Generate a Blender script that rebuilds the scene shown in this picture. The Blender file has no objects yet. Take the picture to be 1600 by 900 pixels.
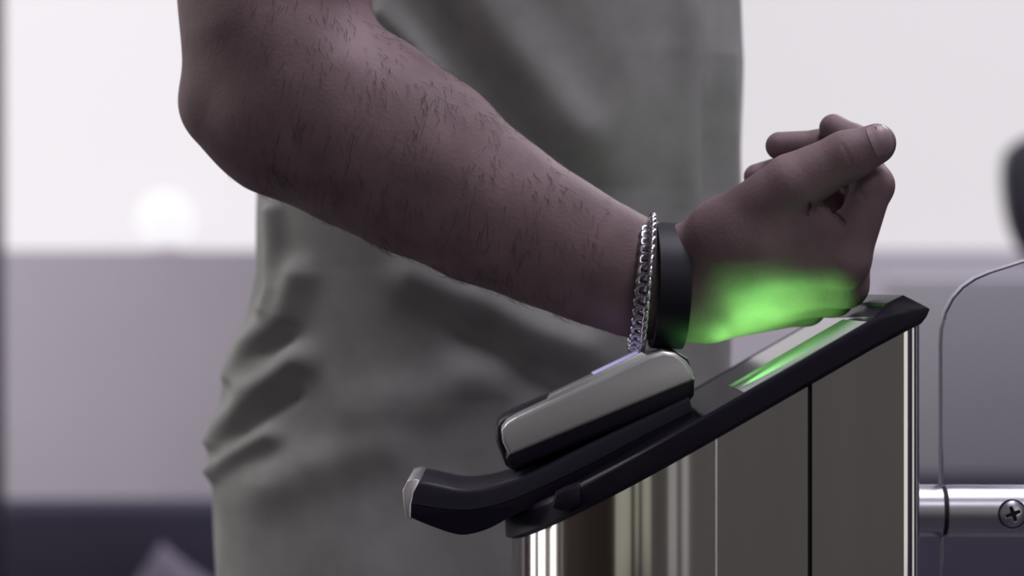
import bpy, bmesh, math, random
import numpy as np
from mathutils import Vector, Matrix

random.seed(7)
RNG = np.random.default_rng(7)
S = bpy.context.scene
COL = S.collection
PI = math.pi

# ------------------------------------------------------------------ camera
D = 1.5                      # camera to focus plane (Y = 0)
PPM = 2667.0                 # photo pixels per metre on that plane
ZC = 1.03                    # camera height
cam_d = bpy.data.cameras.new('camera')
cam_d.sensor_width = 36.0
cam_d.lens = PPM * D * 36.0 / 1600.0
cam_d.dof.use_dof = True
cam_d.dof.focus_distance = D + 0.05
cam_d.dof.aperture_fstop = 4.6
cam_d.clip_start = 0.05
cam = bpy.data.objects.new('camera', cam_d)
COL.objects.link(cam)
cam.location = (0, -D, ZC)
cam.rotation_euler = (PI / 2, 0, 0)
S.camera = cam

# ------------------------------------------------------------------ world, exposure
W = bpy.data.worlds.new('world')
S.world = W
W.use_nodes = True
W.node_tree.nodes['Background'].inputs[0].default_value = (0.62, 0.58, 0.70, 1)
W.node_tree.nodes['Background'].inputs[1].default_value = 0.3
S.view_settings.view_transform = 'Standard'
S.view_settings.look = 'None'
S.view_settings.gamma = 1.0
S.view_settings.use_curve_mapping = False
S.view_settings.exposure = 0.0

# ------------------------------------------------------------------ room lamps and added fill lights
WIN_L, WIN_R = 0.82, 0.68            # frosted back windows (left, right)
GREEN = 0.12                         # green spots over the glass plate and at the reader (base W)
WIN_SIDE = 1.15                      # tall windows in the side walls
CEIL = 26.0                          # unseen ceiling lights, most added as fill (base W)


def area(name, loc, size, power, col, rot=(0, 0, 0)):
    l = bpy.data.lights.new(name, 'AREA')
    l.shape = 'RECTANGLE'
    l.size, l.size_y = size
    l.energy = power
    l.color = col
    o = bpy.data.objects.new(name, l)
    COL.objects.link(o)
    o.location = loc
    o.rotation_euler = rot
    return o


area('ceiling_lamp', (0.55, 0.0, 2.9), (0.6, 1.2), CEIL * 1.55, (0.95, 0.93, 1.0))
area('ceiling_lamp', (-2.3, 0.9, 2.9), (0.6, 1.2), CEIL * 2.2, (1.0, 0.96, 0.95))  # added fill, brightens the left folds of the shirt
area('ceiling_lamp', (-1.3, 2.5, 2.9), (0.6, 1.2), CEIL * 2.5, (0.98, 0.95, 1.0))  # added to light the left of the back wall
area('ceiling_lamp', (1.5, 2.4, 2.9), (0.6, 1.2), CEIL * 3.0, (0.96, 0.94, 1.0))  # added to light the right of the back wall
area('ceiling_lamp', (0.7, -2.6, 2.9), (1.2, 0.6), CEIL * 1.05, (0.97, 0.95, 1.0))  # added front fill for the steel, shirt and front wall


# ------------------------------------------------------------------ helpers
def P(px, py, y=0.0):
    """World point that stands at depth y on the sight line of photo pixel (px, py)."""
    k = (D + y) / D / PPM
    return Vector(((px - 800) * k, y, ZC - (py - 450) * k))


def R(pix, y=0.0):
    return pix * (D + y) / D / PPM


def lin(c):
    c = c / 255.0
    return c / 12.92 if c <= 0.04045 else ((c + 0.055) / 1.055) ** 2.4


def rgb(r, g, b):
    return (lin(r), lin(g), lin(b), 1.0)


def mat(name, col, rough=0.5, metal=0.0, spec=0.5, noise=0.0, nscale=40, bump=0.0, bscale=200,
        stretch=(1, 1, 1), emit=0.0, coat=0.0, sss=0.0, trans=0.0, ior=1.45, rvar=0.0):
    m = bpy.data.materials.new(name)
    m.use_nodes = True
    nt = m.node_tree
    b = nt.nodes['Principled BSDF']
    b.inputs['Base Color'].default_value = col
    b.inputs['Roughness'].default_value = rough
    b.inputs['Metallic'].default_value = metal
    b.inputs['Specular IOR Level'].default_value = spec
    b.inputs['IOR'].default_value = ior
    b.inputs['Coat Weight'].default_value = coat
    b.inputs['Coat Roughness'].default_value = 0.05
    b.inputs['Transmission Weight'].default_value = trans
    if sss:
        b.inputs['Subsurface Weight'].default_value = sss
        b.inputs['Subsurface Radius'].default_value = (1.0, 0.35, 0.25)
        b.inputs['Subsurface Scale'].default_value = 0.006
    if emit:
        b.inputs['Emission Color'].default_value = col
        b.inputs['Emission Strength'].default_value = emit
    tc = mp = None
    if noise or bump or rvar:
        tc = nt.nodes.new('ShaderNodeTexCoord')
        mp = nt.nodes.new('ShaderNodeMapping')
        mp.inputs['Scale'].default_value = stretch
        nt.links.new(tc.outputs['Object'], mp.inputs['Vector'])
    if noise:
        n = nt.nodes.new('ShaderNodeTexNoise')
        n.inputs['Scale'].default_value = nscale
        n.inputs['Detail'].default_value = 5
        nt.links.new(mp.outputs[0], n.inputs['Vector'])
        r = nt.nodes.new('ShaderNodeMix')
        r.data_type = 'RGBA'
        r.inputs['A'].default_value = [c * (1 - noise) for c in col[:3]] + [1]
        r.inputs['B'].default_value = [min(1, c * (1 + noise)) for c in col[:3]] + [1]
        mr = nt.nodes.new('ShaderNodeMapRange')
        mr.inputs[1].default_value, mr.inputs[2].default_value = 0.3, 0.7
        nt.links.new(n.outputs['Fac'], mr.inputs[0])
        nt.links.new(mr.outputs[0], r.inputs['Factor'])
        nt.links.new(r.outputs['Result'], b.inputs['Base Color'])
        if rvar:
            m2 = nt.nodes.new('ShaderNodeMapRange')
            m2.inputs[3].default_value, m2.inputs[4].default_value = rough - rvar, rough + rvar
            nt.links.new(n.outputs['Fac'], m2.inputs[0])
            nt.links.new(m2.outputs[0], b.inputs['Roughness'])
    if bump:
        n2 = nt.nodes.new('ShaderNodeTexNoise')
        n2.inputs['Scale'].default_value = bscale
        n2.inputs['Detail'].default_value = 4
        nt.links.new(mp.outputs[0], n2.inputs['Vector'])
        bp = nt.nodes.new('ShaderNodeBump')
        bp.inputs['Strength'].default_value = bump
        bp.inputs['Distance'].default_value = 0.001
        nt.links.new(n2.outputs['Fac'], bp.inputs['Height'])
        nt.links.new(bp.outputs['Normal'], b.inputs['Normal'])
    return m


def mesh_obj(name, verts, faces, m=None, parent=None, smooth=True, angle=None):
    me = bpy.data.meshes.new(name)
    me.from_pydata([tuple(v) for v in verts], [], [tuple(f) for f in faces])
    return finish(name, me, m, parent, smooth, angle)


def finish(name, me, m, parent, smooth=True, angle=None):
    me.validate()
    me.update()
    if m:
        me.materials.append(m)
    if smooth:
        me.polygons.foreach_set('use_smooth', [True] * len(me.polygons))
        if angle is not None:
            me.set_sharp_from_angle(angle=math.radians(angle))
    o = bpy.data.objects.new(name, me)
    COL.objects.link(o)
    if parent:
        o.parent = parent
        if parent.type == 'EMPTY' or parent.matrix_world != Matrix():
            o.matrix_parent_inverse = Matrix.Translation(parent.location).inverted() if parent.parent is None else Matrix()
    return o


def bm_obj(name, bm, m=None, parent=None, smooth=True, angle=35):
    bmesh.ops.recalc_face_normals(bm, faces=bm.faces)
    me = bpy.data.meshes.new(name)
    bm.to_mesh(me)
    bm.free()
    return finish(name, me, m, parent, smooth, angle)


def tag(o, label=None, cat=None, group=None, kind=None):
    if label:
        o['label'] = label
    if cat:
        o['category'] = cat
    if group:
        o['group'] = group
    if kind:
        o['kind'] = kind
    return o


def thing(name, loc, label, cat, group=None):
    o = bpy.data.objects.new(name, None)
    o.empty_display_size = 0.05
    COL.objects.link(o)
    o.location = loc
    return tag(o, label, cat, group)


def bevel(bm, w, seg=2, edges=None):
    bmesh.ops.bevel(bm, geom=list(edges if edges is not None else bm.edges), offset=w, segments=seg,
                    affect='EDGES', profile=0.5, clamp_overlap=True)


def box_bm(lo, hi, bev=0.0, seg=2, bm=None):
    b = bmesh.new()
    bmesh.ops.create_cube(b, size=1.0)
    lo, hi = Vector(lo), Vector(hi)
    for v in b.verts:
        v.co = Vector([(lo[i] + hi[i]) / 2 + v.co[i] * (hi[i] - lo[i]) for i in range(3)])
    if bev:
        bevel(b, bev, seg)
    if bm is not None:
        me = bpy.data.meshes.new('tmp')
        b.to_mesh(me)
        b.free()
        bm.from_mesh(me)
        bpy.data.meshes.remove(me)
        return bm
    return b


def prism_bm(profile, y0, y1, bev=0.0, seg=2, lead=None):
    """profile: list of (x, z); extruded from y0 to y1."""
    bm = bmesh.new()
    a = [bm.verts.new((x, y0, z)) for x, z in profile]
    c = [bm.verts.new((x, y1, z)) for x, z in profile]
    n = len(profile)
    bm.faces.new(a)
    bm.faces.new(c[::-1])
    for i in range(n):
        bm.faces.new((a[i], c[i], c[(i + 1) % n], a[(i + 1) % n]))
    bmesh.ops.recalc_face_normals(bm, faces=bm.faces)
    if bev:
        bm.verts.index_update()
        es = [e for e in bm.edges if (abs(e.verts[0].co.y - e.verts[1].co.y) < 1e-9)]
        if lead:            # only along the first points of the profile
            es = [e for e in es if all(v.index % n < lead for v in e.verts)]
        bevel(bm, bev, seg, es)
    return bm


def tube_bm(path, radii, n=20, bm=None, cap=True):
    bm = bm or bmesh.new()
    pts = [Vector(p) for p in path]
    if not isinstance(radii, (list, tuple)):
        radii = [radii] * len(pts)
    ref = Vector((0, 1, 0))
    rings = []
    for i, p in enumerate(pts):
        t = (pts[min(i + 1, len(pts) - 1)] - pts[max(i - 1, 0)]).normalized()
        if abs(t.dot(ref)) > 0.95:
            ref = Vector((1, 0, 0))
        u = t.cross(ref).normalized()
        v = t.cross(u).normalized()
        rings.append([bm.verts.new(p + (u * math.cos(2 * PI * k / n) + v * math.sin(2 * PI * k / n)) * radii[i]) for k in range(n)])
    for a, b in zip(rings, rings[1:]):
        for k in range(n):
            bm.faces.new((a[k], a[(k + 1) % n], b[(k + 1) % n], b[k]))
    if cap:
        bm.faces.new(rings[0][::-1])
        bm.faces.new(rings[-1])
    return bm


def smooth_poly(pts, closed=True, iters=2):
    """Chaikin corner cutting."""
    for _ in range(iters):
        out = []
        n = len(pts)
        for i in range(n if closed else n - 1):
            a, b = pts[i], pts[(i + 1) % n]
            out.append((a[0] * .75 + b[0] * .25, a[1] * .75 + b[1] * .25))
            out.append((a[0] * .25 + b[0] * .75, a[1] * .25 + b[1] * .75))
        if not closed:
            out = [pts[0]] + out + [pts[-1]]
        pts = out
    return pts


# ------------------------------------------------------------------ signed-distance modelling
def sd_caps(p, a, b, ra, rb):
    a, b = np.array(a, np.float32), np.array(b, np.float32)
    ba = b - a
    t = np.clip(((p - a) @ ba) / float(ba @ ba), 0, 1)
    return np.linalg.norm(p - a - t[:, None] * ba, axis=1) - (ra + (rb - ra) * t)


def smin(a, b, k):
    h = np.maximum(k - np.abs(a - b), 0) / k
    return np.minimum(a, b) - h * h * k * 0.25


def sdf_mesh(f, lo, hi, h):
    """Surface nets over a block-sparse grid: returns vertices and quads of f = 0."""
    lo = np.array(lo, np.float32)
    B = 8
    n = [int(math.ceil((hi[i] - lo[i]) / h / B)) * B for i in range(3)]
    nb = [k // B for k in n]
    g = np.stack(np.meshgrid(*[np.arange(k) for k in nb], indexing='ij'), -1).reshape(-1, 3)
    c = lo + (g * B + B / 2) * h
    fc = f(c.astype(np.float32))
    near = np.abs(fc) < h * B * 1.25
    F = np.repeat(np.repeat(np.repeat(np.where(fc > 0, 1, -1).astype(np.float32).reshape(nb), B, 0), B, 1), B, 2)
    loc = np.stack(np.meshgrid(*[np.arange(B)] * 3, indexing='ij'), -1).reshape(-1, 3)
    act = g[near]
    for s in range(0, len(act), 400):
        idx = (act[s:s + 400, None, :] * B + loc[None]).reshape(-1, 3)
        F[idx[:, 0], idx[:, 1], idx[:, 2]] = f((lo + idx * h).astype(np.float32))
    I = F < 0
    cnt = np.zeros([k - 1 for k in n], np.int8)
    offs = [(i, j, k) for i in (0, 1) for j in (0, 1) for k in (0, 1)]
    sl = lambda o: tuple(slice(o[i], n[i] - 1 + o[i]) for i in range(3))
    for o in offs:
        cnt += I[sl(o)]
    cells = np.argwhere((cnt > 0) & (cnt < 8))
    vid = np.full([k - 1 for k in n], -1, np.int32)
    vid[cells[:, 0], cells[:, 1], cells[:, 2]] = np.arange(len(cells))
    acc = np.zeros((len(cells), 3), np.float64)
    num = np.zeros(len(cells))
    val = {o: F[cells[:, 0] + o[0], cells[:, 1] + o[1], cells[:, 2] + o[2]] for o in offs}
    for a in offs:
        for ax in range(3):
            if a[ax] == 0:
                b = tuple(1 if i == ax else a[i] for i in range(3))
                va, vb = val[a], val[b]
                m = (va < 0) != (vb < 0)
                t = va[m] / (va[m] - vb[m])
                pt = np.tile(np.array(a, float), (m.sum(), 1))
                pt[:, ax] = t
                acc[m] += pt
                num[m] += 1
    V = lo + (cells + acc / num[:, None]) * h
    Q = []
    for ax in range(3):
        o2 = [0, 0, 0]
        o2[ax] = 1
        A = I[:n[0] - o2[0], :n[1] - o2[1], :n[2] - o2[2]]
        Bm = I[o2[0]:, o2[1]:, o2[2]:]
        for inside in (True, False):
            e = np.argwhere((A != Bm) & (A == inside))
            u, v = (ax + 1) % 3, (ax + 2) % 3
            ok = (e[:, u] > 0) & (e[:, v] > 0) & (e[:, u] < n[u] - 1) & (e[:, v] < n[v] - 1)
            e = e[ok]
            du, dv = np.eye(3, dtype=int)[u], np.eye(3, dtype=int)[v]
            ids = [vid[tuple((e - s * du - t * dv).T)] for s, t in ((1, 1), (0, 1), (0, 0), (1, 0))]
            q = np.stack(ids, 1)
            Q.append(q if inside else q[:, ::-1])
    return V, np.concatenate(Q)


def np_mesh(name, V, Q, m, parent):
    me = bpy.data.meshes.new(name)
    me.vertices.add(len(V))
    me.vertices.foreach_set('co', np.asarray(V, np.float32).ravel())
    me.loops.add(Q.size)
    me.loops.foreach_set('vertex_index', Q.astype(np.int32).ravel())
    me.polygons.add(len(Q))
    me.polygons.foreach_set('loop_start', np.arange(0, Q.size, Q.shape[1], dtype=np.int32))
    return finish(name, me, m, parent)


# ------------------------------------------------------------------ materials
M = {}
M['wall'] = mat('grey_wall_paint', rgb(168, 162, 172), 0.8, noise=0.03, nscale=3)
M['dark_wall'] = mat('dark_wall_paint', rgb(70, 64, 88), 0.7, noise=0.05, nscale=3)
M['front_wall'] = mat('front_wall_paint', rgb(134, 131, 127), 0.8, noise=0.05, nscale=2)
M['brown'] = mat('brown_wood_panel', rgb(62, 50, 46), 0.6, noise=0.15, nscale=6, stretch=(1, 1, 0.1))
M['floor'] = mat('dark_floor_tile', rgb(70, 66, 76), 0.35, noise=0.08, nscale=4)
M['ceil'] = mat('ceiling_paint', rgb(150, 146, 156), 0.9, noise=0.02, nscale=4)
M['frame_dark'] = mat('dark_window_frame', rgb(34, 30, 44), 0.5)
M['pane_l'] = mat('frosted_pane_bright', (1.0, 0.955, 1.0, 1), 0.6, emit=WIN_L)
M['pane_r'] = mat('frosted_pane_soft', (1.0, 0.955, 1.0, 1), 0.6, emit=WIN_R)
M['pane_s'] = mat('side_pane_daylight', (1.0, 0.96, 0.90, 1), 0.6, emit=WIN_SIDE)
M['pane_c'] = mat('side_pane_cream', (0.82, 0.80, 0.66, 1), 0.6, emit=WIN_SIDE * 0.42)
for k in ('pane_l', 'pane_r', 'pane_s', 'pane_c'):
    M[k].node_tree.nodes['Principled BSDF'].inputs['Base Color'].default_value = (0.06, 0.06, 0.06, 1)
M['pane_w'] = mat('side_pane_sunny', (1.0, 0.96, 0.93, 1), 0.6, emit=WIN_SIDE * 2.6)
M['pane_g'] = mat('front_pane_grey', (0.80, 0.78, 0.74, 1), 0.6, emit=WIN_SIDE * 0.13)
M['skin'] = mat('skin', (0.162, 0.109, 0.122, 1), 0.6, spec=0.2, noise=0.22, nscale=28, bump=0.3, bscale=420, sss=0.12)
M['nail'] = mat('nail', (0.235, 0.160, 0.190, 1), 0.42, spec=0.4)
M['hair'] = mat('body_hair', (0.05, 0.034, 0.036, 1), 0.6)
M['lip'] = mat('lip_skin', (0.36, 0.17, 0.18, 1), 0.5)
M['eye'] = mat('eye', (0.6, 0.6, 0.6, 1), 0.2)
M['shirt'] = mat('grey_heather_jersey', (0.275, 0.272, 0.272, 1), 0.95, spec=0.1, noise=0.10, nscale=38, bump=0.25, bscale=900)
M['trouser'] = mat('dark_denim', rgb(40, 38, 52), 0.9, noise=0.1, nscale=90)
M['shoe'] = mat('black_leather', rgb(26, 24, 28), 0.5)
M['steel'] = mat('polished_steel', (0.56, 0.55, 0.54, 1), 0.10, 1.0, noise=0.05, nscale=30, stretch=(1, 1, 0.015), rvar=0.05)
M['steel_brushed'] = mat('brushed_steel_tube', (0.34, 0.325, 0.37, 1), 0.34, 1.0, noise=0.07, nscale=260, stretch=(0.02, 1, 1))
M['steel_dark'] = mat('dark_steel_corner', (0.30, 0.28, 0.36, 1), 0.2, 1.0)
M['gap'] = mat('dark_joint', rgb(14, 12, 20), 0.7)
M['black'] = mat('black_satin_plastic', rgb(21, 17, 32), 0.36, spec=0.25, noise=0.05, nscale=300)
M['black_soft'] = mat('charcoal_soft_plastic', rgb(37, 33, 48), 0.42, spec=0.3, noise=0.04, nscale=300)
M['black_gloss'] = mat('black_glass_plate', rgb(22, 20, 28), 0.10, spec=0.25)
M['silver'] = mat('silver_lacquer', (0.42, 0.415, 0.42, 1), 0.34, 0.5, noise=0.03, nscale=500)
M['chrome'] = mat('satin_chrome', (0.75, 0.72, 0.78, 1), 0.35, 1.0)
M['rubber'] = mat('black_silicone', rgb(22, 19, 31), 0.5, spec=0.22)
M['chain'] = mat('chain_steel', (0.42, 0.40, 0.45, 1), 0.25, 1.0)
M['pad'] = mat('blue_lit_pad', (0.50, 0.48, 0.85, 1), 0.3, emit=0.35)
M['led'] = mat('milky_lamp_window', (0.32, 0.33, 0.32, 1), 0.6, spec=0.08)
M['glass'] = mat('clear_glass', (0.86, 0.86, 0.90, 1), 0.0, trans=1.0, ior=1.46)
M['glass_edge'] = mat('glass_edge', (0.40, 0.38, 0.46, 1), 0.25)
M['screw'] = mat('screw_steel', (0.40, 0.39, 0.46, 1), 0.28, 1.0)
M['lamp'] = mat('white_lamp_globe', (0.98, 0.96, 1, 1), 0.4, emit=0.93)
M['lamp'].node_tree.nodes['Principled BSDF'].inputs['Base Color'].default_value = (0.1, 0.1, 0.1, 1)
M['fabric_dark'] = mat('dark_upholstery', rgb(52, 48, 66), 0.85, noise=0.08, nscale=60)
M['fabric_pale'] = mat('pale_cushion', rgb(112, 106, 122), 0.9, noise=0.06, nscale=50)
M['terminal'] = mat('terminal_black', rgb(22, 19, 32), 0.4)
M['part_grey'] = mat('grey_partition', rgb(150, 147, 154), 0.7, noise=0.03, nscale=5)

# ------------------------------------------------------------------ the room
RX, RY, RZ = 3.6, 4.0, 3.0
FY = -4.5
struct = lambda o: tag(o, kind='structure')
struct(bm_obj('floor', box_bm((-RX - .2, FY - .2, -0.1), (RX + .2, RY + .3, 0)), M['floor']))
struct(bm_obj('ceiling', box_bm((-RX - .2, FY - .2, RZ), (RX + .2, RY + .3, RZ + .1)), M['ceil']))
SILL = P(0, 391, RY).z
WT = 2.75
bm = box_bm((-RX, RY, 0), (RX, RY + 0.2, SILL))
box_bm((-RX, RY, WT), (RX, RY + 0.2, RZ), bm=bm)
struct(bm_obj('wall_back', bm, M['wall'], smooth=False))


def window(name, x0, x1, z0, z1, y, m, nm=2):
    bm = bmesh.new()
    t = 0.05
    box_bm((x0, y + .12, z0), (x0 + t, y + .2, z1), bm=bm)
    box_bm((x1 - t, y + .12, z0), (x1, y + .2, z1), bm=bm)
    box_bm((x0, y + .12, z1 - t), (x1, y + .2, z1), bm=bm)
    f = struct(bm_obj(name, bm, M['frame_dark'], smooth=False))
    p = bm_obj('window_pane', box_bm((x0 + t * .5, y + .17, z0), (x1 - t * .5, y + .19, z1 - t * .5)), m, f, smooth=False)
    return f


window('window_1', -2.5, -0.12, SILL, WT, RY, M['pane_l'])
window('window_2', -0.02, 2.3, SILL, WT, RY, M['pane_r'])
bm = box_bm((-RX, RY, SILL), (-2.5, RY + 0.2, WT))
box_bm((2.3, RY, SILL), (RX, RY + 0.2, WT), bm=bm)
box_bm((-0.12, RY, SILL), (-0.02, RY + 0.2, WT), bm=bm)
struct(bm_obj('trim_1', bm, M['wall'], smooth=False))
# dark column at the left edge of the picture
xl = P(9, 0, 2.9).x
struct(bm_obj('trim_2', box_bm((xl - 0.35, 2.6, 0), (xl, 2.9, RZ), 0.01), M['frame_dark']))

# side and front walls with the windows the steel mirrors
def side_wall(name, x, sgn, wins, m):
    bm = bmesh.new()
    edges = [FY] + [v for w in wins for v in w[:2]] + [RY]
    for a, b in zip(edges[0::2], edges[1::2]):
        box_bm((min(x, x + sgn * .2), a, 0), (max(x, x + sgn * .2), b, RZ), bm=bm)
    for w in wins:
        box_bm((min(x, x + sgn * .2), w[0], 0), (max(x, x + sgn * .2), w[1], 0.25), bm=bm)
        box_bm((min(x, x + sgn * .2), w[0], 2.7), (max(x, x + sgn * .2), w[1], RZ), bm=bm)
    struct(bm_obj(name, bm, m, smooth=False))


WL = [(-4.42, -3.95, 'pane_c'), (-3.7, -2.5, 'pane_c'), (0.35, 0.42, 'pane_c'), (0.75, 1.1, 'pane_w'), (1.5, 2.1, 'pane_w'), (2.4, 3.0, 'pane_w')]
side_wall('wall_left', -RX, -1, WL, M['brown'])
for i, w in enumerate(WL):
    struct(bm_obj('window_%d' % (3 + i), box_bm((-RX - .12, w[0], .25), (-RX - .1, w[1], 2.7)), M[w[2]], smooth=False))
WR = [(-1.3, -0.5, 'pane_s')]
side_wall('wall_right', RX, 1, WR, M['dark_wall'])
for i, w in enumerate(WR):
    struct(bm_obj('window_%d' % (12 + i), box_bm((RX + .1, w[0], .25), (RX + .12, w[1], 2.7)), M[w[2]], smooth=False))
struct(bm_obj('wall_front', box_bm((-RX, FY - .2, 0), (RX, FY, RZ)), M['front_wall'], smooth=False))

for i, (a_, b_, k_) in enumerate(((-3.45, -2.85, 'pane_c'), (-1.78, -1.32, 'pane_g'), (-1.05, -0.74, 'pane_g'), (1.45, 3.4, 'pane_s'))):
    struct(bm_obj('window_%d' % (20 + i), box_bm((a_, FY, .25), (b_, FY + .03, 2.7), .008), M[k_], smooth=False))

# ------------------------------------------------------------------ blurred things in the background
def soft_box(name, lo, hi, m, parent, r=0.03):
    return bm_obj(name, box_bm(lo, hi, r, 3), m, parent)


ys = 3.25
zt = P(0, 792, ys).z
x0, x1 = P(8, 0, ys).x - .25, P(900, 0, ys).x
sofa = thing('sofa', ((x0 + x1) / 2, ys + .4, 0), 'low dark sofa blurred below the grey wall behind the person', 'sofa')
soft_box('backrest', (x0, ys, 0.36), (x1, ys + 0.2, zt), M['fabric_dark'], sofa, 0.015)
soft_box('seat', (x0 + .02, ys - 0.55, 0.14), (x1 - .02, ys - .002, 0.36), M['fabric_dark'], sofa)
for sx in (x0 + .06, x1 - .1):
    for sy in (ys - .5, ys - .1):
        bm_obj('leg', box_bm((sx, sy, 0), (sx + .05, sy + .05, .14)), M['gap'], sofa)


def pillow(name, c, w, h, t, tilt, m, label, cat, group=None):
    V, F = [], []
    n = 24
    for s in (1, -1):
        for i in range(n + 1):
            for j in range(n + 1):
                u, v = i / n * 2 - 1, j / n * 2 - 1
                k = (max(0, 1 - u ** 4) * max(0, 1 - v ** 4)) ** 0.5
                px, pz = u * w / 2 * (1 - .06 * (1 - v * v)), v * h / 2 * (1 - .06 * (1 - u * u))
                V.append((px, s * t / 2 * k * (1 + .08 * math.sin(7 * u + 3 * v)), pz))
    for s in range(2):
        o = s * (n + 1) ** 2
        for i in range(n):
            for j in range(n):
                q = (o + i * (n + 1) + j, o + (i + 1) * (n + 1) + j, o + (i + 1) * (n + 1) + j + 1, o + i * (n + 1) + j + 1)
                F.append(q if s == 0 else q[::-1])
    bm = bmesh.new()
    vs = [bm.verts.new(v) for v in V]
    for f in F:
        bm.faces.new([vs[i] for i in f])
    bmesh.ops.remove_doubles(bm, verts=bm.verts, dist=1e-5)
    rot = Matrix.Translation(c) @ Matrix.Rotation(-0.25, 4, 'X') @ Matrix.Rotation(tilt, 4, 'Y')
    bm.transform(rot)
    return tag(bm_obj(name, bm, m, angle=None), label, cat, group)


pillow('cushion', Vector((P(262, 0, ys - .12).x, ys - .105, 0.465)), 0.15, 0.15, 0.07, 0.62, M['fabric_pale'],
       'pale cushion tipped on its corner, blurred on the dark sofa', 'cushion')

# round lamp on the ledge
lp = P(258, 345, 4.07)
lamp = thing('table_lamp', (lp.x, lp.y, SILL), 'small glowing round lamp on the ledge of the bright left window', 'lamp')
bm = bmesh.new()
bmesh.ops.create_uvsphere(bm, u_segments=28, v_segments=16, radius=0.062)
bm.transform(Matrix.Translation((lp.x, lp.y, SILL + 0.068)))
bm_obj('globe', bm, M['lamp'], lamp, angle=None)
bm_obj('base', tube_bm([(lp.x, lp.y, SILL - .0005), (lp.x, lp.y, SILL + .006), (lp.x, lp.y, SILL + .012)], [.035, .035, .02]), M['chrome'], lamp)

# grey partition on the right, dark base
yp = 2.4
a, b = P(1384, 432, yp), P(1384, 742, yp)
part = thing('partition_screen', ((a.x + 1.0), yp, 0), 'low grey partition screen on dark base, blurred behind the glass gate', 'partition')
soft_box('panel', (a.x, yp, b.z), (a.x + 1.6, yp + .05, a.z), M['part_grey'], part, 0.006)
soft_box('base', (a.x + .01, yp - .02, 0), (a.x + 1.6, yp + .07, b.z), M['fabric_dark'], part, 0.006)

# unidentified black rounded shape at the right edge; post and base invented
yt = 3.2
prof = [(1572, 250), (1584, 226), (1620, 206), (1680, 204), (1740, 212), (1764, 240), (1766, 300), (1758, 360), (1740, 405),
        (1700, 425), (1650, 425), (1612, 408), (1587, 370), (1573, 310)]
prof = smooth_poly([(P(x, y, yt).x, P(x, y, yt).z) for x, y in prof], True, 2)
tx = sum(p[0] for p in prof) / len(prof)
dark_obj = thing('display_terminal', (tx, yt + .1, 0), 'black rounded display terminal on a post, cut off at the right frame edge', 'terminal')
bm_obj('housing', prism_bm(prof, yt, yt + 0.07, 0.012, 3), M['terminal'], dark_obj)
bm_obj('post', tube_bm([(tx, yt + .06, 0.02), (tx, yt + .06, P(0, 400, yt).z)], 0.022), M['terminal'], dark_obj)
bm_obj('base', tube_bm([(tx, yt + .06, 0), (tx, yt + .06, .015), (tx, yt + .06, .022)], [.16, .16, .14], 32), M['terminal'], dark_obj)

# ------------------------------------------------------------------ turnstile
RADP = P(1118, 0).x                  # radius of the rounded end (plan)
YC = RADP                            # middle of the pedestal in depth
XR = P(1441, 0).x
SLOPE = 0.575
z_ref, x_ref = P(1262, 604).z, P(1262, 604).x
zb = lambda x: z_ref + SLOPE * (x - x_ref)          # underside of the lid
LT = R(47)                                          # vertical thickness of the lid


def outline(off=0.0, x_right=None, nseg=40):
    """Plan outline from the near right corner, along the near side to the left, round the end, and back on the far side."""
    r = RADP + off
    xr = XR + off if x_right is None else x_right
    pts = []
    xs = np.linspace(xr, RADP, 14)
    pts += [(x, YC - r) for x in xs[:-1]]
    for i in range(nseg + 1):
        t = -PI / 2 - PI * i / nseg
        pts.append((RADP + r * math.cos(t), YC + r * math.sin(t)))
    pts += [(x, YC + r) for x in xs[::-1][1:]]
    return pts


ts = thing('turnstile', (0.12, YC, 0), 'stainless steel turnstile pedestal with a rounded end and slanted black lid', 'turnstile')


def shell(name, pts, m, thick=0.0015, inward=True, zlo=0.0, ztop=None):
    """A thin upright sheet along a plan polyline, top cut along the lid's slope."""
    pts = [Vector((p[0], p[1])) for p in pts]
    bm = bmesh.new()
    rows = []
    for i, p in enumerate(pts):
        t = (pts[min(i + 1, len(pts) - 1)] - pts[max(i - 1, 0)]).normalized()
        nrm = Vector((t.y, -t.x))
        q = p + nrm * thick
        zt_ = (ztop or zb)(p.x) + 0.004
        rows.append([bm.verts.new((p.x, p.y, zlo)), bm.verts.new((p.x, p.y, zt_)), bm.verts.new((q.x, q.y, zt_)), bm.verts.new((q.x, q.y, zlo))])
    for a, b in zip(rows, rows[1:]):
        for k in range(4):
            bm.faces.new((a[k], a[(k + 1) % 4], b[(k + 1) % 4], b[k]))
    bm.faces.new(rows[0][::-1])
    bm.faces.new(rows[-1])
    return bm_obj(name, bm, m, ts, angle=40)


G = 0.0009
arc = [(RADP + RADP * math.cos(t), YC + RADP * math.sin(t)) for t in np.linspace(-PI / 2, -3 * PI / 2, 97)]
xa, xb_, xc = P(1118, 0).x, P(1265.5, 0).x, P(1412, 0).x
lines = lambda x0, x1, y, n=12: [(x, y) for x in np.linspace(x0, x1, n)]
shell('rounded_end', arc, M['steel'], 0.0015)
shell('side_panel', lines(xb_ - .0013, xa + .0004, 0), M['steel'], 0.0015)
shell('side_panel', lines(xc, xb_ + .0013, 0), M['steel'], 0.0015)
shell('rear_panel', lines(xa + .0004, xc, 2 * YC), M['steel'], 0.0015)
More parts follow.
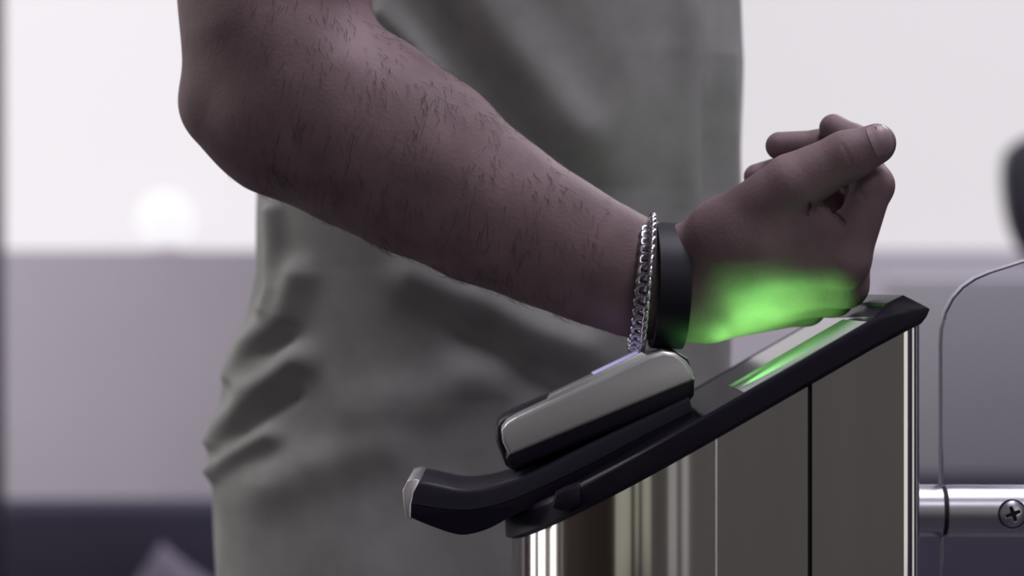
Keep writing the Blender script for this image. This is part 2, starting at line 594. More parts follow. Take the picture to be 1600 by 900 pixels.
# rounded corner posts and right end
rc = XR - xc
cpts = [(xc + rc * math.sin(t), rc - rc * math.cos(t)) for t in np.linspace(PI / 2, 0, 17)]
shell('corner_post', cpts, M['steel'], 0.0015)
cpts2 = [(xc + rc * math.sin(t), 2 * YC - rc + rc * math.cos(t)) for t in np.linspace(0, PI / 2, 17)]
shell('corner_post', cpts2, M['steel'], 0.0015)
shell('end_panel', [(XR, y) for y in np.linspace(2 * YC - rc - .0005, rc + .0005, 8)], M['steel_dark'], 0.0015)
bm_obj('edge_bead', tube_bm([(xa + .0001, .0006, 0), (xa + .0001, .0006, zb(xa) + .002)], .0011, 14), M['chrome'], ts)  # added chrome rod, stands in for the glint along the panel edge
# dark core behind the joints
core = [(x, y) for x, y in outline(-0.0035)]
bm = bmesh.new()
lo_ = [bm.verts.new((x, y, 0.0)) for x, y in core]
hi_ = [bm.verts.new((x, y, zb(x) + .002)) for x, y in core]
bm.faces.new(lo_)
bm.faces.new(hi_[::-1])
for i in range(len(core)):
    j = (i + 1) % len(core)
    bm.faces.new((lo_[i], lo_[j], hi_[j], hi_[i]))
bm_obj('joint_core', bm, M['gap'], ts)

# lid: rings from the underside to the rim of the glass plate
nearR = lambda px, py: (P(px, py).x, P(px, py).z)
rings_def = [(0.0005, nearR(1439, 506), 0.0), (0.004, nearR(1446, 495), 0.003), (0.0045, nearR(1451, 483), LT - 0.0035),
             (0.0040, nearR(1447, 480), LT - 0.0015), (0.0025, nearR(1410, 461), LT), (-0.003, nearR(1386, 474), LT), ]
bm = bmesh.new()
prev = None
first = None
for off, (xr, zr), dz in rings_def:
    pts = outline(off, x_right=xr)
    ring = []
    xj = P(1385, 0).x
    for x, y in pts:
        z = zb(x) + dz
        if x > xj and xr > xj:
            t = (x - xj) / (xr - xj)
            z = zb(xj) + dz + (zr - zb(xj) - dz) * t
        ring.append(bm.verts.new((x, y, z)))
    nn = len(ring)
    if prev:
        for i in range(nn):
            j = (i + 1) % nn
            bm.faces.new((prev[i], prev[j], ring[j], ring[i]))
    else:
        first = ring
    prev = ring
bm.faces.new(first)
# recess wall for the glass
inner = [bm.verts.new(v.co + Vector((0, 0, -0.002))) for v in prev]
for i in range(nn):
    j = (i + 1) % nn
    bm.faces.new((prev[i], prev[j], inner[j], inner[i]))
bm.faces.new(inner[::-1])
bm_obj('lid', bm, M['black'], ts, angle=28)
gp = outline(-0.0036, x_right=P(1380, 0).x)
bm = bmesh.new()
lo_ = [bm.verts.new((x, y, zb(x) + LT - .0018)) for x, y in gp]
hi_ = [bm.verts.new((x, y, zb(x) + LT - .0004)) for x, y in gp]
bm.faces.new(lo_[::-1])
bm.faces.new(hi_)
for i in range(len(gp)):
    j = (i + 1) % len(gp)
    bm.faces.new((lo_[i], lo_[j], hi_[j], hi_[i]))
tag(bm_obj('glass_plate', bm, M['black_gloss'], ts, smooth=False), 'glossy black glass plate in the slanted lid')
# small latch tab on the near left of the lid
tb = [(862, 793), (868, 772), (882, 764), (915, 752), (922, 765), (916, 782), (880, 800)]
tb = [(P(x, y, .03).x, P(x, y, .03).z) for x, y in tb]
bm_obj('latch_tab', prism_bm(tb, .024, .05, .002, 2), M['black'], ts)

# pale patch added on the glass plate to carry the green glow
gx0, gx1 = P(1150, 0, .06).x, P(1335, 0, .06).x
zl = lambda x: zb(x) + LT
bm = bmesh.new()
vs = [bm.verts.new(v) for v in ((gx0, .006, zl(gx0) - .0006), (gx1, .006, zl(gx1) - .0006), (gx1, .115, zl(gx1) - .0006), (gx0, .115, zl(gx0) - .0006))]
vt = [bm.verts.new(v.co + Vector((0, 0, .0006))) for v in vs]
bm.faces.new(vs[::-1])
bm.faces.new(vt)
for i in range(4):
    bm.faces.new((vs[i], vs[(i + 1) % 4], vt[(i + 1) % 4], vt[i]))
tag(bm_obj('lamp_lens', bm, M['led'], ts, smooth=False), 'milky lamp window in the glass plate, lit green')


def green_spot(loc, aim, power, cone, soft=0.004, blend=0.6):
    sp = bpy.data.lights.new('green_lamp', 'SPOT')
    sp.energy = power
    sp.color = (0.25, 1.0, 0.20)
    sp.spot_size = math.radians(cone)
    sp.spot_blend = blend
    sp.shadow_soft_size = soft
    so = bpy.data.objects.new('green_lamp', sp)
    COL.objects.link(so)
    so.location = loc
    so.rotation_euler = (Vector(aim) - Vector(loc)).to_track_quat('-Z', 'Y').to_euler()


for fx, fy, pw in ((-0.16, 0.098, 0.6), (0.12, 0.100, 1.1), (0.36, 0.090, 1.9), (0.60, 0.078, 0.7)):
    x = gx0 + (gx1 - gx0) * fx
    green_spot((x, fy, zl(x) + .001), P(1150 + 185 * fx, 440, .105), GREEN * 1.15 * pw, 125, 0.006)
green_spot(P(1093, 592, .095), P(1270, 500, .10), GREEN * 1.6, 80, 0.006, 1.0)
green_spot(P(1091, 556, .05), P(1262, 562, .055), GREEN * 2.6, 66, 0.004, 0.9)  # added spot, only tints the plate green

# hinge sleeve, glass gate, clamp and screw
yg = YC
rt = R(41, yg)
zt_ = P(0, 798, yg).z
xs0, xs1, xs2 = XR - .004, P(1470.5, 0, yg).x, P(1475.5, 0, yg).x
bm_obj('hinge_sleeve', tube_bm([(xs0, yg, zt_), (xs1 - .0006, yg, zt_), (xs1, yg, zt_)], [rt, rt, rt - .0006], 48), M['steel_brushed'], ts)
gx = P(1470.5, 0, yg).x
gprof = [(1470.5, 1200), (1470.5, 540), (1471, 515), (1476, 489), (1487, 467), (1503, 449), (1522, 436), (1545, 426), (1600, 408), (1680, 385), (1800, 370), (2300, 362), (2320, 380), (2320, 1200)]
gprof = [(P(x, y, yg).x, P(x, y, yg).z) for x, y in gprof]
gprof[0] = (gprof[0][0], 0.35)
gprof[-1] = (gprof[-1][0], 0.35)
gt = 0.0045
gate = bm_obj('glass_gate', prism_bm(gprof, yg - gt, yg + gt, 0.0008, 1), M['glass'], ts)
# polished rim strip of the glass
bm = bmesh.new()
rim = gprof[:-1]
prevv = None
for i, (x, z) in enumerate(rim):
    a = Vector(rim[max(i - 1, 0)])
    b = Vector(rim[min(i + 1, len(rim) - 1)])
    t = (b - a).normalized()
    nrm = Vector((-t.y, t.x))
    q = [Vector((x + nrm.x * w, yy, z + nrm.y * w)) for w, yy in ((.0003, yg - gt), (.0011, yg - gt + .001), (.0011, yg + gt - .001), (.0003, yg + gt))]
    q = [bm.verts.new(v) for v in q]
    if prevv:
        for k in range(3):
            bm.faces.new((prevv[k], prevv[k + 1], q[k + 1], q[k]))
    prevv = q
bm_obj('polished_rim', bm, M['glass_edge'], gate)
xe = P(1800, 0, yg).x
bm = tube_bm([(xs2, yg, zt_), (xs2 + .0006, yg, zt_), (xe - .0008, yg, zt_), (xe, yg, zt_)], [rt - .0006, rt, rt, rt - .0008], 48)
bm_obj('gate_clamp', bm, M['steel_brushed'], gate)
bm_obj('joint_ring', tube_bm([(xs1 - .0002, yg, zt_), (xs2 + .0002, yg, zt_)], rt - .0011, 48), M['gap'], gate)
# cross-recessed pan-head screw, carved from a signed distance field
sc = P(1582, 803, yg - rt)
scr = R(20.5, yg - rt)


def f_screw(p):
    q = p - np.array(sc, np.float32)
    r = np.hypot(q[:, 0], q[:, 2])
    dome = np.maximum(r - scr, np.maximum(-(q[:, 1]) - 0.0022 + 0.0016 * (r / scr) ** 2, q[:, 1] - 0.004))
    c, s = math.cos(0.35), math.sin(0.35)
    u, v = q[:, 0] * c + q[:, 2] * s, -q[:, 0] * s + q[:, 2] * c
    w = 0.0009
    arm = np.minimum(np.maximum(np.abs(u) - w - .0006 * (1 - np.minimum(r / .005, 1)), np.abs(v) - .0048),
                     np.maximum(np.abs(v) - w - .0006 * (1 - np.minimum(r / .005, 1)), np.abs(u) - .0048))
    cut = np.maximum(arm, q[:, 1] + 0.0002 * 0 - 0.0008)
    return np.maximum(dome, -cut)


V, Q = sdf_mesh(f_screw, np.array(sc) - .011, np.array(sc) + .011, 0.00025)
np_mesh('screw', V, Q, M['screw'], gate)
bm_obj('screw_seat', tube_bm([(sc.x, sc.y + .0035, sc.z), (sc.x, sc.y - .0001, sc.z)], scr + .0009, 32), M['gap'], gate)

# ------------------------------------------------------------------ wristband reader on the lid
yr0, yr1 = 0.062, 0.178
rd = thing('wristband_reader', tuple(P(930, 700, YC)), 'silver and black wristband reader clamped on the slanted black turnstile lid', 'reader')
yy = yr0
px2 = lambda pts, y: [(P(a, b, y).x, P(a, b, y).z) for a, b in pts]
# curved bracket: upper and lower half with a seam between
top_l = smooth_poly([(632, 770), (639, 754), (658, 750), (690, 757), (722, 764), (762, 761), (800, 750), (840, 734), (905, 700), (1000, 655), (1076, 618)], False, 2)
seam_l = smooth_poly([(633, 786), (655, 789), (690, 795), (728, 797), (760, 793), (800, 781), (860, 755), (930, 721), (1000, 683), (1082, 642)], False, 2)
bot_l = smooth_poly([(637, 800), (641, 809), (670, 821), (700, 832), (722, 837), (745, 833), (770, 824), (800, 806), (900, 764), (1000, 710), (1082, 665)], False, 2)
low = lambda L, d: [(x, y + d) for x, y in L]
bm_obj('bracket_top', prism_bm(px2(top_l + seam_l[::-1], yy), yr0, yr1 - .01, 0.0042, 4, len(top_l)), M['black_soft'], rd)
bm_obj('bracket_bottom', prism_bm(px2(bot_l + low(seam_l, 1.2)[::-1], yy), yr0 + .0004, yr1 - .0104, 0.0012, 2, len(bot_l)), M['black'], rd)
tip = [(631, 792), (629, 766), (637, 751), (650, 748), (657, 750), (647, 770), (643, 789), (642, 812), (634, 806)]
bm_obj('chrome_tip', prism_bm(px2(tip, yy - .001), yr0 - .0008, yr1 - .011, 0.001, 2), M['chrome'], rd)
# black body
body = [(796, 706), (790, 716), (796, 728), (808, 732), (930, 684), (1076, 628), (1085, 618), (1086, 586), (1070, 570), (940, 630), (800, 690)]
bm_obj('reader_body', prism_bm(px2(body, yy), yr0 + .001, yr1 - .006, 0.003, 3), M['black'], rd)
back = [(775, 690), (774, 668), (782, 655), (800, 645), (1020, 550), (1050, 545), (1076, 560), (1084, 590), (1080, 625), (806, 738), (790, 728)]
bm_obj('rear_housing', prism_bm(px2(back, yr0 + .05), yr0 + .05, yr1, 0.004, 3), M['black_soft'], rd)
sil = [(795, 712), (785, 690), (783, 672), (792, 660), (808, 651), (900, 608), (1012, 556), (1036, 548), (1055, 551), (1072, 564), (1082, 580), (1086, 594)]
bm_obj('silver_shell', prism_bm(px2(sil, yy), yr0 - .002, yr0 + .055, 0.0026, 4), M['silver'], rd)
# raised scanning pad on top
ax = Vector(P(850, 632, yy + .03)); bx = Vector(P(1004, 558, yy + .03))
d = (bx - ax).normalized()
nrm = Vector((-d.z, 0, d.x))
pp = [(ax.x, ax.z), ((ax + d * .006 + nrm * .0042).x, (ax + d * .006 + nrm * .0042).z), ((bx + nrm * .0042).x, (bx + nrm * .0042).z), ((bx + d * .003).x, (bx + d * .003).z),
      ((bx - nrm * .003).x, (bx - nrm * .003).z), ((ax - nrm * .003).x, (ax - nrm * .003).z)]
bm_obj('scanning_pad', prism_bm(pp, yr0 + .006, yr0 + .045, 0.0008, 2), M['silver'], rd)
mid = ax + (bx - ax) * 0.52
strip = [((mid + nrm * .0040).x, (mid + nrm * .0040).z), ((bx - d * .002 + nrm * .0040).x, (bx - d * .002 + nrm * .0040).z),
         ((bx - d * .002 + nrm * .0050).x, (bx - d * .002 + nrm * .0050).z), ((mid + nrm * .0050).x, (mid + nrm * .0050).z)]
tag(bm_obj('light_strip', prism_bm(strip, yr0 + .010, yr0 + .040, 0.0002, 1), M['pad'], rd), 'violet lit strip on top of the reader')

# ------------------------------------------------------------------ the person
TC = 0.43                                    # torso centre in depth
per = thing('person', (-0.01, TC, 0), 'person in a grey t-shirt resting a braceleted forearm over the turnstile', 'person')

YA = 0.112                                   # depth of wrist and hand


def pj(px, py, y):
    return tuple(P(px, py, y))


# forearm and upper arm: (px, py, y, radius px)
ARM = [(1075, 446, YA, 80), (1035, 445, YA, 80), (985, 432, YA, 86), (920, 404, .113, 93), (850, 369, .115, 101), (760, 323, .118, 117), (650, 254, .122, 138),
       (560, 200, .126, 147), (475, 160, .13, 141)]
UPA = [(470, 150, .13, 140), (432, 60, .135, 136), (428, -60, .145, 142), (440, -220, .165, 150), (470, -420, .20, 158), (510, -560, .235, 165)]
FIN = {
    'index': [(1320, 408, .080, 38), (1364, 290, .082, 31), (1335, 222, .092, 26), (1302, 200, .099, 22)],
    'middle': [(1322, 446, .098, 33), (1352, 292, .106, 27), (1285, 228, .112, 25), (1218, 228, .116, 22)],
    'ring': [(1302, 462, .120, 31), (1322, 315, .130, 25), (1250, 258, .130, 23), (1182, 276, .128, 20)],
    'pinky': [(1260, 478, .140, 29), (1290, 345, .148, 22), (1225, 300, .142, 20), (1185, 318, .138, 18)],
}
META = [((1120, 425, .098, 40), 'index'), ((1115, 450, .106, 44), 'middle'), ((1115, 472, .113, 44), 'ring'), ((1115, 490, .118, 42), 'pinky')]
THUMB = [(1135, 372, .090, 58), (1238, 288, .070, 48), (1322, 244, .063, 38), (1370, 223, .061, 30)]


def cap_px(p, a, b):
    return sd_caps(p, pj(*a[:3]), pj(*b[:3]), R(a[3], a[2]), R(b[3], b[2]))


CREASE = [  # photo polylines of skin creases on the near side of the hand: (points, depth m, width m)
    ([(1265, 318), (1261, 336)], .0026, .0011),
    ([(1300, 330), (1318, 348)], .0022, .0011),
    ([(1316, 226), (1330, 254)], .0007, .0006),
    ([(1342, 300), (1352, 310)], .0008, .0012),
    ([(1270, 330), (1290, 340)], .0010, .0015),
]


def f_arm(p):
    q = p.copy()
    yc = YA + np.clip((0.08 - q[:, 0]) * 0.05, 0, .02)
    sc_ = 0.78 + 0.22 * np.clip((0.06 - q[:, 0]) / 0.14, 0, 1)
    q[:, 1] = yc + (q[:, 1] - yc) / sc_
    arm = None
    for a, b in zip(ARM, ARM[1:]):
        d = cap_px(q, a, b)
        arm = d if arm is None else smin(arm, d, .012)
    for a, b in zip(UPA, UPA[1:]):
        arm = smin(arm, cap_px(q, a, b), .02)
    # olecranon, and the fleshy mass on the outer forearm
    arm = smin(arm, cap_px(q, (336, 172, .13, 48), (420, 215, .13, 60)), .03)
    # metacarpals
    hand = None
    for m0, k in META:
        d = cap_px(p, m0, FIN[k][0])
        hand = d if hand is None else smin(hand, d, .010)
    # ball of the thumb and web
    th = cap_px(p, THUMB[0], THUMB[1])
    th = smin(th, cap_px(p, (1120, 400, .097, 58), (1215, 372, .088, 52)), .015)
    th = smin(th, cap_px(p, (1190, 385, .085, 50), (1275, 385, .084, 38)), .015)
    th = smin(th, cap_px(p, (1092, 405, .106, 42), THUMB[0]), .012)
    web = cap_px(p, (1240, 332, .078, 34), (1300, 366, .083, 33))
    th = smin(th, web, .008)
    hand = smin(hand, th, .012)
    out = smin(arm, hand, .016)
    fing = None
    for k, js in FIN.items():
        c = None
        for a, b in zip(js, js[1:]):
            d = cap_px(p, a, b)
            c = d if c is None else smin(c, d, .004)
        # knuckle swelling
        j = js[1]
        c = smin(c, np.linalg.norm(p - np.array(pj(*j[:3]), np.float32), axis=1) - R(j[3], j[2]) * 1.03, .003)
        fing = c if fing is None else smin(fing, c, .0012)
    out = smin(out, fing, .006)
    t = None
    for a, b in zip(THUMB[1:], THUMB[2:]):
        d = cap_px(p, a, b)
        t = d if t is None else smin(t, d, .005)
    # fleshy pad of the thumb tip
    t = smin(t, cap_px(p, (1338, 244, .066, 31), (1366, 229, .064, 28)), .004)
    out = smin(out, t, .0022)
    # tendons and the knuckle row on the back of the hand
    near = (p[:, 0] > P(1200, 0, .08).x) & (p[:, 1] < .105)
    if near.any():
        k = (D + p[:, 1]) / D / PPM
        u = p[:, 0] / k + 800
        v = 450 - (p[:, 2] - ZC) / k
        for pts, dep, wid in CREASE:
            for (x0_, y0_), (x1_, y1_) in zip(pts, pts[1:]):
                dx, dy = x1_ - x0_, y1_ - y0_
                tt = np.clip(((u - x0_) * dx + (v - y0_) * dy) / (dx * dx + dy * dy), 0, 1)
                dd = np.hypot(u - x0_ - tt * dx, v - y0_ - tt * dy) * k
                out = out + np.where(near, dep * np.exp(-(dd / wid) ** 2), 0)
    # muscle and vein relief of the forearm
    out = out + 0.0007 * np.sin(p[:, 0] * 61 + p[:, 2] * 40 + 1.0) * np.sin(p[:, 2] * 75 - p[:, 0] * 25) * np.clip((0.06 - p[:, 0]) / .05, 0, 1)
    return out


H = 0.0011
lo = np.array([-0.245, 0.015, 0.985])
hi = np.array([0.262, 0.315, 1.46])
VA, QA = sdf_mesh(f_arm, lo, hi, H)


# head, neck, left arm (outside the frame, kept simple)
def f_rest(p):
    hc = np.array([0.045, TC, 1.70], np.float32)
    q = (p - hc) / np.array([1.0, .80, 1.22], np.float32)
    d = (np.linalg.norm(q, axis=1) - 0.093) * .8
    d = smin(d, sd_caps(p, (.075, TC, 1.655), (.09, TC, 1.615), .052, .034), .04)       # jaw
    d = smin(d, sd_caps(p, (.135, TC, 1.715), (.155, TC, 1.682), .008, .013), .02)      # nose
    d = smin(d, sd_caps(p, (.128, TC - .02, 1.637), (.128, TC + .02, 1.637), .007, .007), .01)  # lips
    for s in (-1, 1):
        d = smin(d, sd_caps(p, (.115, TC + s * .018, 1.735), (.105, TC + s * .045, 1.735), .010, .009), .015)  # brow
        d = smin(d, sd_caps(p, (.03, TC + s * .077, 1.72), (.022, TC + s * .078, 1.68), .014, .010), .005)      # ear
        e = np.linalg.norm(p - np.array([.128, TC + s * .031, 1.712], np.float32), axis=1) - .012
        d = np.maximum(d, -e)
    d = smin(d, sd_caps(p, (0.01, TC, 1.66), (-.015, TC, 1.44), .060, .066), .03)
    # left arm hanging on the far side
    ys_ = TC + .22
    arm = sd_caps(p, (-.01, ys_ - .02, 1.40), (-.03, ys_ + .03, 1.12), .058, .047)
    arm = smin(arm, sd_caps(p, (-.03, ys_ + .03, 1.12), (.03, ys_ + .03, .88), .047, .030), .02)
    palm = sd_caps(p, (.033, ys_ + .03, .87), (.045, ys_ + .03, .80), .028, .030)
    arm = smin(arm, palm, .02)
    for i, (dx, L) in enumerate(((.022, .075), (.006, .085), (-.010, .08), (-.026, .062))):
        b0 = (.045 + dx, ys_ + .03, .795)
        b1 = (.050 + dx * 1.1, ys_ + .022, .795 - L * .55)
        b2 = (.053 + dx * 1.1, ys_ + .008, .795 - L)
        fg = smin(sd_caps(p, b0, b1, .010, .009), sd_caps(p, b1, b2, .009, .0075), .003)
        arm = smin(arm, fg, .004)
    arm = smin(arm, smin(sd_caps(p, (.055, ys_ + .02, .855), (.085, ys_ + .012, .81), .014, .011), sd_caps(p, (.085, ys_ + .012, .81), (.09, ys_ + .008, .775), .011, .009), .004), .01)
    return np.minimum(d, arm)


VB, QB = sdf_mesh(f_rest, (-.13, TC - .13, .67), (.2, TC + .32, 1.86), 0.004)
body = np_mesh('body', np.concatenate([VA, VB]), np.concatenate([QA, QB + len(VA)]), M['skin'], per)

# hair cap and eyes of the head
def f_hair(p):
    hc = np.array([0.035, TC, 1.712], np.float32)
    q = (p - hc) / np.array([1.0, .83, 1.2], np.float32)
    d = (np.linalg.norm(q, axis=1) - 0.101) * .8
    face = np.minimum((p[:, 0] - .085) * .8 + (1.76 - p[:, 2]) * .6, .5)
    return np.maximum(np.maximum(d, face), 1.64 - p[:, 2])


V, Q = sdf_mesh(f_hair, (-.11, TC - .12, 1.58), (.2, TC + .12, 1.86), 0.004)
np_mesh('hair', V, Q, M['hair'], per)
for s in (-1, 1):
    bm = bmesh.new()
    bmesh.ops.create_uvsphere(bm, u_segments=16, v_segments=10, radius=.0118)
    bm.transform(Matrix.Translation((.124, TC + s * .031, 1.712)))
    bm_obj('eye', bm, M['eye'], per, angle=None)

# thumb nail: a curved plate laid on the near side of the tip
t0, t1 = Vector(pj(*THUMB[2][:3])), Vector(pj(*THUMB[3][:3]))
ax_ = (t1 - t0).normalized()
r_t = R(THUMB[3][3], .061)
side = Vector((0.30, -1, 0.22)).normalized()
side = (side - ax_ * side.dot(ax_)).normalized()
oth = ax_.cross(side).normalized()
V, F = [], []
nu, nv = 14, 14
for layer in (1.015, .93):
    for i in range(nu + 1):
        s = -0.0045 + (0.0045 + r_t * 0.78) * i / nu
        for j in range(nv + 1):
            a = math.radians(-58 + 116 * j / nv)
            cut = 0.0022 * (abs(j / nv - .5) * 2) ** 2.5
            ss = s - (cut if i > nu / 2 else -cut * .6)
            if ss > 0:
                lat = math.sqrt(max(1 - (ss / (r_t * 1.12)) ** 2, .05))
            else:
                lat = 1 + 0.12 * (-ss / .01)
            base = t1 + ax_ * ss
            V.append(base + (side * math.cos(a) + oth * math.sin(a)) * (r_t * lat * layer))
n1 = (nu + 1) * (nv + 1)
for i in range(nu):
    for j in range(nv):
        k = i * (nv + 1) + j
        F.append((k, k + 1, k + nv + 2, k + nv + 1))
        F.append((n1 + k, n1 + k + nv + 1, n1 + k + nv + 2, n1 + k + 1))
for j in range(nv):
    F.append((j, n1 + j, n1 + j + 1, j + 1))
    k = nu * (nv + 1) + j
    F.append((k, k + 1, n1 + k + 1, n1 + k))
for i in range(nu):
    k = i * (nv + 1)
    F.append((k, k + nv + 1, n1 + k + nv + 1, n1 + k))
    k += nv
    F.append((k, n1 + k, n1 + k + nv + 1, k + nv + 1))
tag(mesh_obj('thumbnail', V, F, M['nail'], per), 'thumbnail of the raised thumb')

# forearm hair: thin tapering blades lying along the skin
me = body.data
nv_ = len(VA)
no = np.empty(len(me.vertices) * 3, np.float32)
me.vertex_normals.foreach_get('vector', no) if hasattr(me, 'vertex_normals') else me.vertices.foreach_get('normal', no)
no = no.reshape(-1, 3)[:nv_]
k = (D + VA[:, 1]) / D / PPM
u = VA[:, 0] / k + 800
v = 450 - (VA[:, 2] - ZC) / k
dens = np.clip((985 - u) / 120, 0, 1) * np.clip((u - 330) / 120, 0, 1) * np.where(v > -20, 1, 0) * (no[:, 1] < .45)
cand = np.nonzero(RNG.random(nv_) < dens * 0.026 * np.clip(.55 + .9 * np.sin(VA[:, 0] * 95 + VA[:, 2] * 60) * np.sin(VA[:, 2] * 120 - VA[:, 0] * 50), .05, 1.2))[0]
axd = np.array([-0.10, -0.05, -0.55])
HV, HF = [], []
for i in cand:
    n = no[i].astype(float)
    base = VA[i]
    dirv = axd + RNG.normal(0, .35, 3) + np.array([0, 0, -.75]) * (1 if n[2] < .75 else .2)
    dirv = dirv - n * (dirv @ n)
    dirv /= np.linalg.norm(dirv) + 1e-9
    L = RNG.uniform(.006, .014)
    w = 0.00012
    sd = np.cross(n, dirv)
    p0 = base - n * .0003
    p1 = base + dirv * L * .5 + n * L * .16
    p2 = base + dirv * L + n * L * .16
    b = len(HV)
    HV += [p0 - sd * w, p0 + sd * w, p0 + n * w * 1.5, p1 - sd * w * .8, p1 + sd * w * .8, p1 + n * w * 1.2, p2]
    HF += [(b, b + 1, b + 4, b + 3), (b + 1, b + 2, b + 5, b + 4), (b + 2, b, b + 3, b + 5), (b + 3, b + 4, b + 6), (b + 4, b + 5, b + 6), (b + 5, b + 3, b + 6)]
tag(mesh_obj('arm_hair', HV, HF, M['hair'], per), 'fine dark hair on the forearm', kind='stuff')

# t-shirt: lofted torso with folds
LE = [(-1400, 600), (-900, 520), (-500, 455), (0, 440), (150, 422), (300, 404), (420, 403), (500, 386), (620, 352), (740, 334), (820, 336), (900, 341), (1000, 350)]
RE = [(-1400, 960), (-900, 1090), (-500, 1140), (0, 1152), (100, 1158), (300, 1152), (450, 1146), (600, 1138), (900, 1122), (1000, 1120)]
fl = lambda T, y: float(np.interp(y, [a for a, _ in T], [b for _, b in T]))
FOLDS = [  # photo polyline on the cloth, half width px, height mm
    ([(428, 330), (430, 450), (424, 480)], 13, 5),
    ([(468, 430), (448, 490), (398, 535), (375, 590)], 24, 8),
    ([(466, 562), (410, 606), (362, 660), (345, 690)], 22, 8),
    ([(425, 680), (375, 706), (338, 735)], 16, 6),
    ([(450, 530), (400, 562), (368, 600)], 14, -3),
    ([(455, 620), (400, 655), (352, 705)], 14, -3),
    ([(400, 770), (480, 730), (600, 700)], 40, 4),
    ([(640, -40), (720, 100), (800, 220), (900, 320)], 55, -9),
    ([(600, 20), (650, 70), (700, 150)], 22, 6),
    ([(700, -60), (790, 60), (900, 200)], 50, 6),
    ([(1075, -60), (1078, 330), (1070, 420)], 22, 5),
    ([(1112, -60), (1110, 330)], 18, -4),
    ([(1140, -60), (1138, 330)], 14, 4),
    ([(740, 520), (830, 580), (940, 620)], 35, -7),
    ([(650, 430), (760, 480), (900, 540)], 35, 5),
    ([(560, 640), (680, 620), (800, 560)], 45, 4),
]


def fold_disp(px, py):
    s = 0.0
    for pts, w, mm in FOLDS:
        best = 1e9
        for (xa_, ya_), (xb2, yb2) in zip(pts, pts[1:]):
            dx, dy = xb2 - xa_, yb2 - ya_
            t = min(1, max(0, ((px - xa_) * dx + (py - ya_) * dy) / (dx * dx + dy * dy)))
            dd = (px - xa_ - t * dx) ** 2 + (py - ya_ - t * dy) ** 2
            best = min(best, dd)
        s += mm * .00145 * math.exp(-best / (w * w))
    return s


V, F = [], []
NT = 300
pys = list(np.linspace(1010, 700, 90)) + list(np.linspace(696, -60, 170)) + list(np.linspace(-90, -535, 60))
for py in pys:
    l, r = fl(LE, py), fl(RE, py)
    xl_, xr_ = P(l, 0, TC).x, P(r, 0, TC).x
    cx, rx = (xl_ + xr_) / 2, (xr_ - xl_) / 2
    z = P(0, py, TC).z
    ry = float(np.interp(z, [.70, .80, .95, 1.10, 1.25, 1.37, 1.42, 1.455, 1.48, 1.495, 1.506], [.155, .152, .142, .145, .158, .188, .185, .16, .125, .10, .088]))
    if z > 1.38:
        tt = min(1, (z - 1.38) / .126) ** 1.6
        rx = rx + (0.088 - rx) * tt
        cx = cx + (-0.008 - cx) * tt
    for i in range(NT):
        t = 2 * PI * i / NT
        ct, st = math.cos(t), math.sin(t)
        e = 2 / 2.35
        x = cx + rx * math.copysign(abs(ct) ** e, ct)
        y = TC + ry * math.copysign(abs(st) ** e, st)
        if st < 0.25:
            kk = (D + y) / D / PPM
            dsp = fold_disp(x / kk + 800, 450 - (z - ZC) / kk) * min(1, (0.25 - st) / .3)
            x += ct * dsp
            y += st * dsp
        dsp = .0012 * math.sin(9 * t + z * 14) * math.sin(z * 31 + 2 * t)
        V.append((x + ct * dsp, y + st * dsp, z))
nr = len(pys)
for a in range(nr - 1):
    for i in range(NT):
        j = (i + 1) % NT
        F.append((a * NT + i, a * NT + j, (a + 1) * NT + j, (a + 1) * NT + i))
# sleeves
for pts, rads in (([(P(428, -250, .16)), P(452, -420, .195), P(500, -560, .235), P(640, -600, .30)], [.068, .074, .078, .085]),
                  ([Vector((-.02, TC + .215, 1.27)), Vector((-.012, TC + .205, 1.36)), Vector((-.01, TC + .18, 1.43)), Vector((-.01, TC + .1, 1.46))], [.066, .07, .072, .06])):
    rows = []
    for i, p in enumerate(pts):
        p = Vector(p)
        t = (Vector(pts[min(i + 1, 3)]) - Vector(pts[max(i - 1, 0)])).normalized()
        uu = t.cross(Vector((1, 0, 0))).normalized()
        vv = t.cross(uu)
        base = len(V)
        for k_ in range(40):
            V.append(tuple(p + (uu * math.cos(2 * PI * k_ / 40) + vv * math.sin(2 * PI * k_ / 40)) * rads[i]))
        rows.append(base)
    for a, b in zip(rows, rows[1:]):
        for k_ in range(40):
            F.append((a + k_, a + (k_ + 1) % 40, b + (k_ + 1) % 40, b + k_))
shirt = mesh_obj('t_shirt', V, F, M['shirt'], per)

# trousers and shoes
bmv, bmf = [], []
HIPX = P(735, 0, TC).x
for s in (-1, 1):
    secs = [(.84, HIPX, .06, .13, .075), (.76, HIPX, .075, .15, .078), (.50, HIPX + .01, .09, .088, .082), (.25, HIPX - .005, .09, .075, .07), (.04, HIPX - .01, .09, .075, .062)]
    base = len(bmv)
    for (z, x, oy, rx, ry) in secs:
        for i in range(36):
            t = 2 * PI * i / 36
            bmv.append((x + rx * math.cos(t), TC + s * oy + ry * math.sin(t), z))
    for a in range(len(secs) - 1):
        for i in range(36):
            j = (i + 1) % 36
            bmf.append((base + a * 36 + i, base + a * 36 + j, base + (a + 1) * 36 + j, base + (a + 1) * 36 + i))
mesh_obj('trousers', bmv, bmf, M['trouser'], per)
for s in (-1, 1):
    bm = bmesh.new()
    bmesh.ops.create_uvsphere(bm, u_segments=24, v_segments=14, radius=1)
    for v_ in bm.verts:
        x, y, z = v_.co
        v_.co = Vector((HIPX + .045 + x * .145, TC + s * .09 + y * .05 * (1 + .1 * x), max(0.0, .035 + z * (.055 - .02 * x))))
    bm_obj('shoe', bm, M['shoe'], per, angle=None)

